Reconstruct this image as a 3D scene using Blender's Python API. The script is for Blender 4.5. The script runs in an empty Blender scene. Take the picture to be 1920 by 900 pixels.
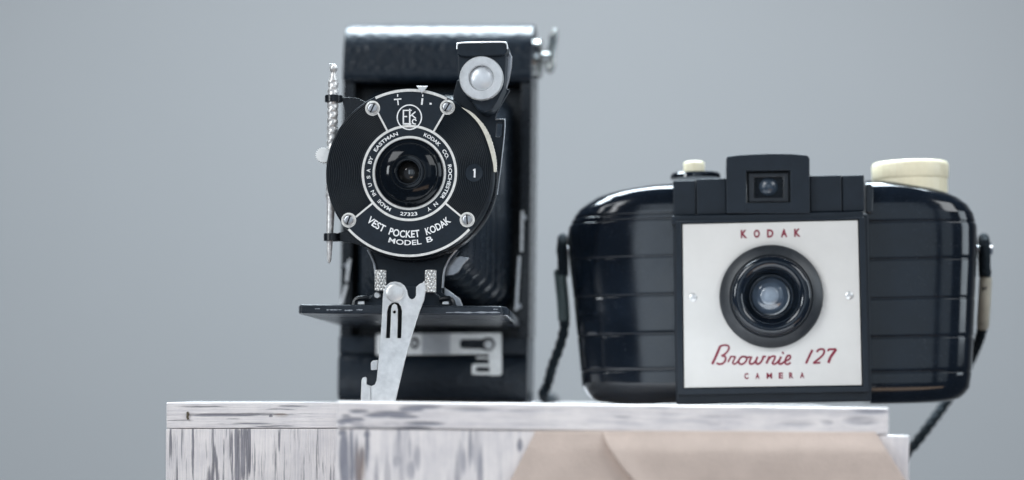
import bpy, bmesh, math, random
from mathutils import Matrix, Vector, Euler
R = math.radians
random.seed(7)
scn = bpy.context.scene
COL = scn.collection
S = 0.001                                   # everything below is designed in millimetres

# ------------------------------------------------------------------ camera
K = 1920 * 85 / 36                          # focal length in photo pixels
HX, HY = 960.0, 756.0                       # principal point (lens shifted upwards)
ROLL = R(0.7)
CAM = Vector((0, -676, 0.0))
CR = Matrix(((math.cos(ROLL), -math.sin(ROLL), 0), (0, 0, -1), (math.sin(ROLL), math.cos(ROLL), 0)))
cd = bpy.data.cameras.new('camera')
cd.lens, cd.sensor_width = 85, 36
cd.shift_y = (HY - 450) / 1920
cd.clip_start, cd.clip_end = 0.01, 30
cd.dof.use_dof = True
cd.dof.focus_distance = 0.6745
cd.dof.aperture_fstop = 5.2
co = bpy.data.objects.new('camera', cd)
co.matrix_world = Matrix.Translation(CAM * S) @ CR.to_4x4()
COL.objects.link(co)
scn.camera = co

# ------------------------------------------------------------------ light
w = bpy.data.worlds.new('World')
scn.world = w
w.use_nodes = True
bg = w.node_tree.nodes['Background']
bg.inputs['Color'].default_value = (0.52, 0.67, 0.92, 1)
bg.inputs['Strength'].default_value = 0.14

def lamp(name, loc, target, sx, sy, power, color):
    l = bpy.data.lights.new(name, 'AREA')
    l.shape = 'RECTANGLE'
    l.size, l.size_y, l.energy, l.color = sx, sy, power, color
    o = bpy.data.objects.new(name, l)
    o.location = loc
    o.rotation_euler = (Vector(target) - Vector(loc)).to_track_quat('-Z', 'Y').to_euler()
    COL.objects.link(o)
    return o
lamp('room_light', (-0.27, -1.70, 0.34), (0.02, 0, 0.05), 0.28, 0.9, 1.7, (0.76, 0.88, 1.0))
lamp('room_light', (0.26, -1.70, 0.36), (0.05, 0, 0.05), 0.66, 1.0, 1.4, (0.74, 0.88, 1.0))
lamp('room_light', (0.98, -1.60, 0.40), (0.05, 0, 0.05), 0.50, 1.0, 1.0, (0.74, 0.88, 1.0))
lamp('left_fill_light', (-0.98, -0.88, 1.00), (0, 0, 0.05), 0.75, 0.65, 12.0, (0.94, 0.975, 1.0))  # added soft fill, high and aside so flat fronts don't mirror it
lamp('right_fill_light', (1.05, -0.90, 0.95), (0, 0, 0.05), 0.75, 0.65, 8.5, (0.94, 0.975, 1.0))  # matching fill added on the right, no real opening there
lamp('ceiling_light', (-0.02, 0.22, 0.52), (-0.02, 0.10, 0.05), 0.62, 0.22, 15.0, (0.78, 0.91, 1.0))
lamp('side_window', (-1.0, -0.75, 0.26), (0, 0, 0.05), 0.20, 0.30, 4.0, (0.90, 0.96, 1.0))
lamp('right_side_window', (1.15, -0.30, 0.32), (0, 0.03, 0.06), 0.5, 0.6, 4.0, (0.80, 0.91, 1.0))
lamp('warm_bounce_fill', (0.35, -1.10, -0.55), (0.08, 0, 0.02), 0.9, 0.22, 1.3, (1.0, 0.72, 0.50))  # added warm glow from below, gives lower edges a brown reflection
lamp('wall_wash', (0.02, 0.30, 0.50), (0.03, 0.70, 0.12), 0.30, 0.30, 1.5, (0.92, 0.97, 1.0))  # added lamp, brightens the middle of the wall
scn.view_settings.view_transform = 'Standard'
scn.view_settings.look = 'None'
scn.view_settings.exposure = 0
scn.view_settings.gamma = 1
scn.cycles.use_denoising = True
scn.cycles.max_bounces = 8

# ------------------------------------------------------------------ materials
def nodes_of(name):
    m = bpy.data.materials.new(name)
    m.use_nodes = True
    nt = m.node_tree
    return m, nt, nt.nodes['Principled BSDF']

def add(nt, kind, **kw):
    n = nt.nodes.new(kind)
    for k, v in kw.items():
        if k.startswith('i_'):
            n.inputs[k[2:].replace('_', ' ')].default_value = v
        else:
            setattr(n, k, v)
    return n

def math_(nt, op, a, b=None, clamp=False):
    n = nt.nodes.new('ShaderNodeMath')
    n.operation = op
    n.use_clamp = clamp
    for i, v in enumerate((a, b)):
        if v is None:
            continue
        if isinstance(v, (int, float)):
            n.inputs[i].default_value = v
        else:
            nt.links.new(v, n.inputs[i])
    return n.outputs[0]

def ramp(nt, fac, a, b, ca=(0, 0, 0, 1), cb=(1, 1, 1, 1)):
    n = nt.nodes.new('ShaderNodeValToRGB')
    n.color_ramp.elements[0].position, n.color_ramp.elements[0].color = a, ca
    n.color_ramp.elements[1].position, n.color_ramp.elements[1].color = b, cb
    nt.links.new(fac, n.inputs[0])
    return n.outputs[0]

def rgba(c):
    return (c[0], c[1], c[2], 1)

def surf(name, c, rough=0.5, metal=0.0, spec=0.5, var=0.15, vscale=250, rvar=0.08, bump=0.0, bscale=900,
         btype='noise', bdist=0.0003, coat=0.0, aniso=None, dust=0.0):
    m, nt, p = nodes_of(name)
    tc = add(nt, 'ShaderNodeTexCoord')
    src = tc.outputs['Object']
    if aniso:
        mp = add(nt, 'ShaderNodeMapping')
        mp.inputs['Scale'].default_value = aniso
        nt.links.new(src, mp.inputs[0])
        src = mp.outputs[0]
    nz = add(nt, 'ShaderNodeTexNoise', i_Scale=vscale, i_Detail=6.0, i_Roughness=0.65)
    nt.links.new(src, nz.inputs['Vector'])
    lo = tuple(x * (1 - var) for x in c)
    hi = tuple(min(1, x * (1 + var)) for x in c)
    col = ramp(nt, nz.outputs[0], 0.3, 0.7, rgba(lo), rgba(hi))
    if dust:
        d2 = add(nt, 'ShaderNodeTexNoise', i_Scale=2600.0, i_Detail=3.0)
        nt.links.new(tc.outputs['Object'], d2.inputs['Vector'])
        f = ramp(nt, d2.outputs[0], 0.66, 0.76)
        mx = add(nt, 'ShaderNodeMix', data_type='RGBA')
        nt.links.new(math_(nt, 'MULTIPLY', f, dust), mx.inputs[0])
        nt.links.new(col, mx.inputs[6])
        mx.inputs[7].default_value = (0.3, 0.3, 0.3, 1)
        col = mx.outputs[2]
    nt.links.new(col, p.inputs['Base Color'])
    r = math_(nt, 'MULTIPLY_ADD', nz.outputs[0], 2 * rvar)
    r.node.inputs[2].default_value = rough - rvar
    nt.links.new(r, p.inputs['Roughness'])
    p.inputs['Metallic'].default_value = metal
    p.inputs['Specular IOR Level'].default_value = spec
    p.inputs['Coat Weight'].default_value = coat
    p.inputs['Coat Roughness'].default_value = 0.08
    if bump:
        if btype == 'voronoi':
            b = add(nt, 'ShaderNodeTexVoronoi', i_Scale=bscale)
            out = b.outputs['Distance']
        else:
            b = add(nt, 'ShaderNodeTexNoise', i_Scale=bscale, i_Detail=4.0)
            out = b.outputs[0]
        nt.links.new(src, b.inputs['Vector'])
        bp = add(nt, 'ShaderNodeBump', i_Strength=bump, i_Distance=bdist)
        nt.links.new(out, bp.inputs['Height'])
        nt.links.new(bp.outputs[0], p.inputs['Normal'])
    return m

def wood(name, grain, blobs, base_thr=0.62, warm=(), gain=1.0, soft=0.08, bares=((0.065, 0.065, 0.085, 1), (0.34, 0.33, 0.365, 1))):
    """white paint worn through to grey wood; grain = per-axis noise scale; blobs = patches (x, z, rx, rz, amount) in mm"""
    m, nt, p = nodes_of(name)
    tc = add(nt, 'ShaderNodeTexCoord')
    def noise(scale, det, rough, sc=1.0, dist=0.0):
        mp = add(nt, 'ShaderNodeMapping')
        mp.inputs['Scale'].default_value = scale
        nt.links.new(tc.outputs['Object'], mp.inputs[0])
        n = add(nt, 'ShaderNodeTexNoise', i_Scale=sc, i_Detail=det, i_Roughness=rough, i_Distortion=dist)
        nt.links.new(mp.outputs[0], n.inputs['Vector'])
        return n.outputs[0]
    fine = noise(grain, 8.0, 0.7)
    broad = noise(tuple(g * 0.28 for g in grain), 4.0, 0.6)
    dirt = noise((90, 90, 90), 8.0, 0.65)
    # patch field, its outline broken up by noise
    wob = add(nt, 'ShaderNodeTexNoise', i_Scale=1.0, i_Detail=5.0)
    mpw = add(nt, 'ShaderNodeMapping')
    mpw.inputs['Scale'].default_value = tuple(g * 0.5 for g in grain)
    nt.links.new(tc.outputs['Object'], mpw.inputs[0])
    nt.links.new(mpw.outputs[0], wob.inputs['Vector'])
    def field(bl):
        acc = None
        sx = add(nt, 'ShaderNodeSeparateXYZ')
        nt.links.new(tc.outputs['Object'], sx.inputs[0])
        for (x, z, rx, rz, amt) in bl:
            dx = math_(nt, 'DIVIDE', math_(nt, 'SUBTRACT', sx.outputs[0], x * S), rx * S)
            dz = math_(nt, 'DIVIDE', math_(nt, 'SUBTRACT', sx.outputs[2], z * S), rz * S)
            d = math_(nt, 'ADD', math_(nt, 'POWER', math_(nt, 'ABSOLUTE', dx), 2.0), math_(nt, 'POWER', math_(nt, 'ABSOLUTE', dz), 2.0))
            f = math_(nt, 'MULTIPLY', math_(nt, 'MULTIPLY', math_(nt, 'SUBTRACT', 1.25, d, True), 1.0, True), amt)
            acc = f if acc is None else math_(nt, 'MAXIMUM', acc, f)
        return acc
    t = math_(nt, 'ADD', math_(nt, 'MULTIPLY', fine, 0.62), math_(nt, 'MULTIPLY', broad, 0.38))
    t = math_(nt, 'ADD', math_(nt, 'MULTIPLY', math_(nt, 'SUBTRACT', t, 0.5), gain), 0.5)
    if blobs:
        brk = math_(nt, 'ADD', math_(nt, 'MULTIPLY', ramp(nt, wob.outputs[0], 0.36, 0.62), 0.75), 0.2)
        t = math_(nt, 'ADD', t, math_(nt, 'MULTIPLY', field(blobs), brk))
    worn = ramp(nt, t, base_thr - soft, base_thr + soft)
    streak = noise(tuple(g * (1.7 if g == max(grain) else 0.6) for g in grain), 6.0, 0.75)
    paint = ramp(nt, math_(nt, 'ADD', math_(nt, 'MULTIPLY', dirt, 0.45), math_(nt, 'MULTIPLY', streak, 0.55)), 0.38, 0.58, (0.74, 0.70, 0.71, 1), (0.97, 0.91, 0.885, 1))
    bare = ramp(nt, fine, 0.36, 0.66, *bares)
    mx = add(nt, 'ShaderNodeMix', data_type='RGBA')
    nt.links.new(math_(nt, 'MULTIPLY', worn, 0.9), mx.inputs[0])
    nt.links.new(paint, mx.inputs[6])
    nt.links.new(bare, mx.inputs[7])
    col = mx.outputs[2]
    if warm:
        mw = add(nt, 'ShaderNodeMix', data_type='RGBA')
        ff = math_(nt, 'MULTIPLY', field(warm), ramp(nt, fine, 0.4, 0.6))
        nt.links.new(ff, mw.inputs[0])
        nt.links.new(col, mw.inputs[6])
        mw.inputs[7].default_value = (0.30, 0.21, 0.16, 1)
        col = mw.outputs[2]
    nt.links.new(col, p.inputs['Base Color'])
    p.inputs['Roughness'].default_value = 0.7
    p.inputs['Specular IOR Level'].default_value = 0.25
    bp = add(nt, 'ShaderNodeBump', i_Strength=0.8, i_Distance=0.0006)
    nt.links.new(math_(nt, 'SUBTRACT', fine, math_(nt, 'MULTIPLY', worn, 0.5)), bp.inputs['Height'])
    nt.links.new(bp.outputs[0], p.inputs['Normal'])
    return m

M = {}
M['leather'] = surf('black_grained_leather', (0.004, 0.009, 0.016), 0.32, spec=0.40, bump=0.42, bscale=480, btype='voronoi', bdist=0.00035)
M['enamel'] = surf('black_enamel', (0.005, 0.007, 0.010), 0.28, spec=0.4, var=0.3, bump=0.05, bscale=1500)
M['matte_black'] = surf('flat_black_paint', (0.006, 0.007, 0.009), 0.65, spec=0.25)
M['plate_black'] = surf('satin_blue_black_enamel', (0.006, 0.012, 0.020), 0.45, spec=0.35, var=0.25, vscale=500, bump=0.08, bscale=3000, dust=0.05)
M['ridge_black'] = surf('ridged_black_enamel', (0.006, 0.010, 0.015), 0.38, spec=0.30)
M['bellows'] = surf('black_bellows_leatherette', (0.014, 0.020, 0.028), 0.26, spec=0.5, bump=0.25, bscale=900)
M['bed'] = surf('scuffed_black_enamel', (0.018, 0.023, 0.030), 0.30, spec=0.3, var=0.5, vscale=180, rvar=0.15, bump=0.15, bscale=500, aniso=(0.3, 1, 1), dust=0.5)
M['nickel'] = surf('worn_nickel', (0.68, 0.68, 0.675), 0.36, metal=0.55, var=0.16, vscale=350, rvar=0.1, bump=0.06, bscale=2500)
M['chrome'] = surf('bright_nickel', (0.75, 0.76, 0.78), 0.22, metal=1.0, var=0.06)
M['dark_chrome'] = surf('tarnished_nickel', (0.34, 0.35, 0.34), 0.18, metal=1.0, var=0.3)
M['grip'] = surf('knurled_nickel', (0.56, 0.55, 0.53), 0.34, metal=0.7, var=0.2)
M['latch'] = surf('plated_latch', (0.90, 0.90, 0.88), 0.4, metal=0.15, var=0.08, vscale=600)
M['steel'] = surf('dull_steel', (0.42, 0.43, 0.45), 0.38, metal=0.9, var=0.2, vscale=500)
M['inlay'] = surf('silvered_inlay', (0.78, 0.765, 0.73), 0.45, metal=0.15, var=0.14, vscale=900)
M['letter'] = surf('silver_lettering', (0.90, 0.90, 0.89), 0.5, metal=0.0, var=0.12, vscale=1200)
M['ivory'] = surf('ivory_plastic', (0.86, 0.78, 0.56), 0.38, var=0.06, vscale=200)
M['ivory_dial'] = surf('ivory_dial', (0.66, 0.63, 0.54), 0.5, var=0.12, vscale=700)
M['plastic'] = surf('glossy_black_moulded_plastic', (0.004, 0.007, 0.012), 0.12, spec=0.55, var=0.3, vscale=90, rvar=0.09, bump=0.14, bscale=75, dust=0.25)
M['plastic_matte'] = surf('satin_black_moulded_plastic', (0.008, 0.013, 0.020), 0.42, spec=0.35, var=0.2, bump=0.05, bscale=1200)
M['lens_rim'] = surf('dull_charcoal_plastic', (0.020, 0.023, 0.027), 0.42, spec=0.5, var=0.25, vscale=500, bump=0.08, bscale=1500)
M['faceplate'] = surf('painted_white_metal_plate', (0.625, 0.605, 0.575), 0.5, metal=0.0, var=0.025, vscale=130, bump=0.03, bscale=2500)
M['red'] = surf('dark_red_print', (0.20, 0.012, 0.032), 0.5, var=0.1)
M['glass_dark'] = surf('dark_lens_glass', (0.004, 0.006, 0.009), 0.10, spec=0.22, var=0.2, rvar=0.03)
M['lens_grey'] = surf('lens_glass_over_shutter', (0.07, 0.095, 0.13), 0.15, spec=0.9, var=0.1, rvar=0.03, coat=0.8)
M['lens_pale'] = surf('inner_lens_painted_reflection', (0.20, 0.24, 0.29), 0.2, spec=0.8, var=0.15, vscale=500, rvar=0.05, coat=0.5)  # inner element, its pale base stands in for the reflection at the centre
M['cord'] = surf('black_braided_cord', (0.010, 0.016, 0.021), 0.8, spec=0.2, bump=0.8, bscale=900, btype='voronoi', bdist=0.0005)
M['sleeve_dark'] = surf('grey_green_sleeve', (0.06, 0.085, 0.085), 0.6)
M['sleeve_tan'] = surf('tan_sleeve', (0.42, 0.38, 0.30), 0.6)
M['cloth'] = surf('cream_linen', (0.70, 0.575, 0.50), 0.9, spec=0.1, var=0.10, vscale=70, bump=0.6, bscale=1600, bdist=0.0003)
M['wall'] = surf('blue_grey_wall_paint', (0.228, 0.229, 0.232), 0.85, spec=0.15, var=0.015, vscale=6, bump=0.15, bscale=350)

# ------------------------------------------------------------------ builders
class Thing:
    def __init__(s, name, loc, rot=(0, 0, 0), label=None, cat=None, group=None):
        s.m = Matrix.Translation(Vector(loc)) @ Euler(rot).to_matrix().to_4x4()
        s.inv = s.m.inverted()
        s.o = bpy.data.objects.new(name, None)
        s.o.empty_display_size = 0.01
        s.o.matrix_world = Matrix.Translation(Vector(loc) * S) @ Euler(rot).to_matrix().to_4x4()
        COL.objects.link(s.o)
        s.o['label'] = label
        s.o['category'] = cat
        if group:
            s.o['group'] = group
    def L(s, px, py, y):
        """photo measurement -> point on the thing's own plane at depth y"""
        o = s.inv @ CAM
        d = s.inv.to_3x3() @ (CR @ Vector(((px - HX) / K, (HY - py) / K, -1)))
        return o + d * ((y - o.y) / d.y)
    def xz(s, pts, y):
        return [(p.x, p.z) for p in (s.L(a, b, y) for a, b in pts)]
    def mm(s, n, y=0):
        """n photo pixels at local depth y, in mm"""
        return n * ((s.m @ Vector((0, y, 0))).y - CAM.y) / K

def new():
    return bmesh.new()

def obj(name, bm, mat, parent, bevel=0.0, seg=2, sharp=38, smooth=True, label=None):
    bmesh.ops.remove_doubles(bm, verts=bm.verts, dist=1e-4)
    bmesh.ops.recalc_face_normals(bm, faces=bm.faces)
    bmesh.ops.scale(bm, vec=(S, S, S), verts=bm.verts)
    me = bpy.data.meshes.new(name)
    bm.to_mesh(me)
    bm.free()
    me.materials.append(M[mat] if isinstance(mat, str) else mat)
    if smooth:
        me.polygons.foreach_set('use_smooth', [True] * len(me.polygons))
        if not bevel:
            me.set_sharp_from_angle(angle=R(sharp))
    o = bpy.data.objects.new(name, me)
    COL.objects.link(o)
    if parent is not None:
        o.parent = parent.o if isinstance(parent, Thing) else parent
    if bevel:
        b = o.modifiers.new('bevel', 'BEVEL')
        b.width, b.segments, b.limit_method, b.angle_limit = bevel * S, seg, 'ANGLE', R(35)
        b.harden_normals = True
    if label:
        o['label'] = label
    return o

def poly(bm, pts, y0, y1, holes=()):
    edges = []
    for loop in [pts] + list(holes):
        vs = [bm.verts.new((x, y0, z)) for x, z in loop]
        edges += [bm.edges.new((vs[i], vs[(i + 1) % len(vs)])) for i in range(len(vs))]
    r = bmesh.ops.triangle_fill(bm, use_beauty=True, edges=edges)
    fs = [g for g in r['geom'] if isinstance(g, bmesh.types.BMFace)]
    e = bmesh.ops.extrude_face_region(bm, geom=fs)
    bmesh.ops.translate(bm, vec=(0, y1 - y0, 0), verts=[g for g in e['geom'] if isinstance(g, bmesh.types.BMVert)])

def box(bm, x0, x1, y0, y1, z0, z1):
    v = [bm.verts.new((x, y, z)) for x in (x0, x1) for y in (y0, y1) for z in (z0, z1)]
    for f in ((0, 1, 3, 2), (4, 6, 7, 5), (0, 4, 5, 1), (2, 3, 7, 6), (0, 2, 6, 4), (1, 5, 7, 3)):
        bm.faces.new([v[i] for i in f])

def lathe(bm, c, prof, seg=96, axis='y', jag=None):
    """prof = [(radius, height along axis)], c = centre (x, y, z) offset"""
    rings = []
    for r, h in prof:
        if r < 1e-6:
            p = (c[0], c[1] + h, c[2]) if axis == 'y' else ((c[0], c[1], c[2] + h) if axis == 'z' else (c[0] + h, c[1], c[2]))
            rings.append([bm.verts.new(p)])
            continue
        ring = []
        for i in range(seg):
            a = 2 * math.pi * i / seg
            rr = r + (jag[i % len(jag)] if jag else 0)
            u, v = rr * math.cos(a), rr * math.sin(a)
            p = (c[0] + u, c[1] + h, c[2] + v) if axis == 'y' else ((c[0] + u, c[1] + v, c[2] + h) if axis == 'z' else (c[0] + h, c[1] + u, c[2] + v))
            ring.append(bm.verts.new(p))
        rings.append(ring)
    for a, b in zip(rings, rings[1:]):
        n = max(len(a), len(b))
        for i in range(n):
            j = (i + 1) % n
            if len(a) == 1:
                bm.faces.new((a[0], b[i], b[j]))
            elif len(b) == 1:
                bm.faces.new((a[i], b[0], a[j]))
            else:
                bm.faces.new((a[i], b[i], b[j], a[j]))

def sector(bm, cx, cz, r0, r1, a0, a1, y0, y1, n=40):
    """annular sector; angles clockwise from the top, degrees"""
    full = abs(a1 - a0) >= 359.9
    cols = []
    for i in range(n if full else n + 1):
        a = R(a0 + (a1 - a0) * i / n)
        s_, c_ = math.sin(a), math.cos(a)
        cols.append([bm.verts.new((cx + r * s_, y, cz + r * c_)) for r, y in ((r0, y0), (r1, y0), (r1, y1), (r0, y1))])
    m = len(cols)
    for i in range(m if full else m - 1):
        a, b = cols[i], cols[(i + 1) % m]
        for k in range(4):
            q = (k + 1) % 4
            bm.faces.new((a[k], a[q], b[q], b[k]))
    if not full:
        bm.faces.new(cols[0])
        bm.faces.new(cols[-1])

def smooth_pts(pts, n=6, closed=False):
    P = [Vector(p) for p in pts]
    out = []
    m = len(P)
    for i in range(m if closed else m - 1):
        if closed:
            a, b, c, d = P[i - 1], P[i], P[(i + 1) % m], P[(i + 2) % m]
        else:
            b, c = P[i], P[i + 1]
            a = P[i - 1] if i else b - (c - b)
            d = P[i + 2] if i + 2 < m else c + (c - b)
        for k in range(n):
            t = k / n
            out.append(0.5 * ((2 * b) + (c - a) * t + (2 * a - 5 * b + 4 * c - d) * t * t + (3 * b - a - 3 * c + d) * t ** 3))
    if not closed:
        out.append(P[-1])
    return out

def stroke(bm, pts, wd, y0, y1):
    """a ribbon of width wd along a 2D polyline (x, z)"""
    P = [Vector((p[0], p[1])) for p in pts]
    cols = []
    for i, p in enumerate(P):
        d = (P[min(i + 1, len(P) - 1)] - P[max(i - 1, 0)])
        d = d.normalized() if d.length > 1e-9 else Vector((1, 0))
        ww = wd[i] if isinstance(wd, list) else wd
        n = Vector((-d.y, d.x)) * ww / 2
        a, b = p + n, p - n
        cols.append([bm.verts.new(v) for v in ((a.x, y0, a.y), (b.x, y0, b.y), (b.x, y1, b.y), (a.x, y1, a.y))])
    for a, b in zip(cols, cols[1:]):
        for k in range(4):
            q = (k + 1) % 4
            bm.faces.new((a[k], a[q], b[q], b[k]))
    bm.faces.new(cols[0])
    bm.faces.new(cols[-1])

def tube(bm, pts, r, seg=12, braid=0.0, pitch=1.0):
    P = [Vector(p) for p in pts]
    rings = []
    up = None
    run = 0.0
    for i, p in enumerate(P):
        run += (p - P[i - 1]).length if i else 0.0
        d = (P[min(i + 1, len(P) - 1)] - P[max(i - 1, 0)]).normalized()
        if up is None:
            up = d.orthogonal().normalized()
        up = (up - d * up.dot(d)).normalized()
        sd = d.cross(up)
        rr = r[i] if isinstance(r, (list, tuple)) else r
        tw = [1 + braid * max(math.sin(4 * math.pi * k / seg + run * pitch), math.sin(4 * math.pi * k / seg - run * pitch)) for k in range(seg)]
        rings.append([bm.verts.new(p + (up * math.cos(2 * math.pi * k / seg) + sd * math.sin(2 * math.pi * k / seg)) * rr * tw[k]) for k in range(seg)])
    for a, b in zip(rings, rings[1:]):
        for k in range(seg):
            q = (k + 1) % seg
            bm.faces.new((a[k], b[k], b[q], a[q]))
    bm.faces.new(rings[0])
    bm.faces.new(rings[-1])

def text_geo(s, bold=0.0):
    """outline text as triangles in font units, cap height 1, centred in x, baseline 0"""
    c = bpy.data.curves.new('t', 'FONT')
    c.body = s
    c.size = 1.0
    c.offset = bold
    c.resolution_u = 4
    o = bpy.data.objects.new('t', c)
    COL.objects.link(o)
    bpy.context.view_layer.update()
    me = bpy.data.meshes.new_from_object(o)
    V = [(v.co.x, v.co.y) for v in me.vertices]
    F = [tuple(p.vertices) for p in me.polygons]
    bpy.data.objects.remove(o)
    bpy.data.curves.remove(c)
    bpy.data.meshes.remove(me)
    x0, x1 = min(v[0] for v in V), max(v[0] for v in V)
    y1 = max(v[1] for v in V)
    y0 = min(v[1] for v in V)
    h = y1 - y0
    return [((v[0] - (x0 + x1) / 2) / h, (v[1] - y0) / h) for v in V], F, (x1 - x0) / h

def put_text(bm, geo, fn, y0, y1):
    V, F, _ = geo
    a = [bm.verts.new((fn(u, v)[0], y0, fn(u, v)[1])) for u, v in V]
    for f in F:
        try:
            bm.faces.new([a[i] for i in f])
        except ValueError:
            pass
    fs = list({fc for v in a for fc in v.link_faces})
    e = bmesh.ops.extrude_face_region(bm, geom=fs)
    bmesh.ops.translate(bm, vec=(0, y1 - y0, 0), verts=[g for g in e['geom'] if isinstance(g, bmesh.types.BMVert)])

def arc_text(bm, s, cx, cz, r, h, a_mid, span, y0, y1, inward=False, bold=0.0):
    """text on a circle; angles clockwise from the top; inward = tops towards the centre"""
    g = text_geo(s, bold)
    def fn(u, v):
        t = u / g[2]                                     # -0.5 .. 0.5
        if not inward:
            a = R(a_mid + t * span)
            rr = r - h / 2 + v * h
        else:
            a = R(a_mid - t * span)
            rr = r + h / 2 - v * h
        return cx + rr * math.sin(a), cz + rr * math.cos(a)
    put_text(bm, g, fn, y0, y1)

def line_text(bm, s, cx, cz, wd, h, y0, y1, bold=0.0, ang=0.0):
    g = text_geo(s, bold)
    ca, sa = math.cos(R(ang)), math.sin(R(ang))
    def fn(u, v):
        x, z = u / g[2] * wd, (v - 0.5) * h
        return cx + x * ca - z * sa, cz + x * sa + z * ca
    put_text(bm, g, fn, y0, y1)

def circ(cx, cz, r, n=32, a0=0, a1=360, ends=False):
    m = n + 1 if ends else n
    return [(cx + r * math.sin(R(a0 + (a1 - a0) * i / n)), cz + r * math.cos(R(a0 + (a1 - a0) * i / n))) for i in range(m)]

# ------------------------------------------------------------------ the setting: wall behind
bm = new()
box(bm, -2600, 2600, 700, 720, -900, 2400)
wall = obj('wall', bm, 'wall', None)
wall['kind'] = 'structure'

# ------------------------------------------------------------------ left crate
CL = Thing('wooden_crate', (-46.2, 0, -0.30), (0, R(-0.75), 0),
           'whitewashed wooden crate at far left, dark grain streaks, small nail in its edge', 'crate',
           'whitewashed crates under the cameras')
def cx(px, py, y=-4):
    p = CL.L(px, py, y)
    return p.x, p.z
xl, _ = cx(312, 780)
zb_ = cx(450, 803)[1]
GRAIN_V, GRAIN_H = (2200, 300, 75), (60, 300, 1700)
rs = random.Random(11)
streaks = [(402, 905, 17, 40, 0.34), (402, 885, 9, 42, 0.34), (401, 862, 4, 38, 0.34), (448, 862, 22, 66, 0.22), (456, 815, 22, 14, 0.25)]
for k in range(7):                                      # the big worn patch is a bundle of grain lines
    streaks.append((434 + k * 7 + rs.uniform(-2, 2), 850 + rs.uniform(-6, 10), rs.uniform(3.2, 5.5), rs.uniform(40, 62), rs.uniform(0.20, 0.40)))
for k in range(30):
    streaks.append((rs.uniform(320, 636), rs.uniform(815, 905), rs.uniform(1.4, 3.6), rs.uniform(14, 60), rs.uniform(0.12, 0.26)))
bl = []
for px, py, rx, ry, a in streaks:
    x, z = cx(px, py)
    bl.append((x, z, rx / 6.73, ry / 6.73, a * 1.25))
mv = wood('whitewashed_wood_vertical_grain', GRAIN_V, bl, 0.65, gain=1.6)
streaks = [(440, 778, 110, 3, 0.24), (508, 781, 5, 5, 0.4), (590, 783, 40, 4, 0.24), (380, 764, 60, 3, 0.2)]
for k in range(16):
    streaks.append((rs.uniform(320, 630), rs.uniform(760, 800), rs.uniform(12, 50), rs.uniform(1.0, 2.4), rs.uniform(0.12, 0.24)))
bl = []
for px, py, rx, ry, a in streaks:
    x, z = cx(px, py)
    bl.append((x, z, rx / 6.73, ry / 6.73, a))
x, z = cx(527, 779)
mh = wood('whitewashed_wood_lengthwise_grain', GRAIN_H, bl, 0.66, warm=((x, z, 2.2, 0.7, 0.8),), gain=1.5)
bm = new(); box(bm, xl, 0, -4.2, 52, zb_, 0)
obj('top_board', bm, mh, CL, bevel=0.35)
bm = new()
pl = [(xl - 0.1, zb_ - 0.15), (0, zb_ - 0.15), (0, -170), (xl - 1.5, -170)]
poly(bm, pl, -4.0, 4.0)
obj('front_panel', bm, mv, CL, bevel=0.3)
bm = new(); box(bm, xl - 0.4, xl + 8, 4.3, 50, -170, zb_ - 0.15)
obj('side_panel', bm, mv, CL, bevel=0.3)
bm = new(); box(bm, xl + 8.3, 0, 42, 50, -170, zb_ - 0.15)
obj('back_panel', bm, mv, CL, bevel=0.3)
bm = new()
nx, nz = cx(352, 778)
tube(bm, [(nx, -4.45, nz + .9), (nx + .15, -4.45, nz + 0.2), (nx - .05, -4.45, nz - 0.6), (nx + .2, -4.45, nz - 1.3)], [0.25, 0.42, 0.3, 0.3], 8)
obj('nail', bm, surf('rusty_nail', (0.10, 0.08, 0.05), 0.7), CL)

# ------------------------------------------------------------------ right crate
CR_ = Thing('wooden_crate', (-45.7, -45, 0), (0, 0, 0),
            'larger whitewashed wooden crate with smudged grey paint, cream cloth hanging on its front', 'crate',
            'whitewashed crates under the cameras')
def rx_(px, py, y):
    p = CR_.L(px, py, y)
    return p.x, p.z
xr_top = rx_(1670, 780, -3)[0]
xr_pan = rx_(1705, 850, 0)[0]
zlo = rx_(1100, 809, -3)[1]
streaks = [(880, 768, 60, 5, 0.24), (1500, 795, 40, 6, 0.2), (1635, 771, 42, 6, 0.32), (1618, 790, 36, 9, 0.34), (1552, 793, 14, 5, 0.3), (1240, 765, 30, 3, 0.2), (1020, 798, 60, 6, 0.18), (765, 804, 46, 5, 0.34)]
for k in range(9):
    streaks.append((rs.uniform(640, 680), rs.uniform(758, 804), rs.uniform(8, 22), rs.uniform(2.5, 5), rs.uniform(0.2, 0.36)))
    streaks.append((rs.uniform(700, 800), rs.uniform(760, 804), rs.uniform(18, 46), rs.uniform(3, 6), rs.uniform(0.18, 0.34)))
for k in range(12):
    streaks.append((rs.uniform(820, 1660), rs.uniform(762, 800), rs.uniform(12, 50), rs.uniform(1.5, 3), rs.uniform(0.10, 0.22)))
bl = []
for px, py, rx, ry, a in streaks:
    x, z = rx_(px, py, -3)
    bl.append((x, z, rx / 7.18, ry / 7.18, a * (3.3 if px < 812 else 1.9)))
mh2 = wood('smudged_whitewash_lengthwise', (45, 200, 330), bl, 0.76, gain=1.5, soft=0.24, bares=((0.16, 0.165, 0.21, 1), (0.34, 0.34, 0.39, 1)))
streaks = [(645, 860, 9, 60, 0.3), (975, 835, 6, 14, 0.25), (745, 865, 10, 14, 0.2), (688, 815, 6, 8, 0.3), (643, 812, 8, 6, 0.3)]
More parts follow.
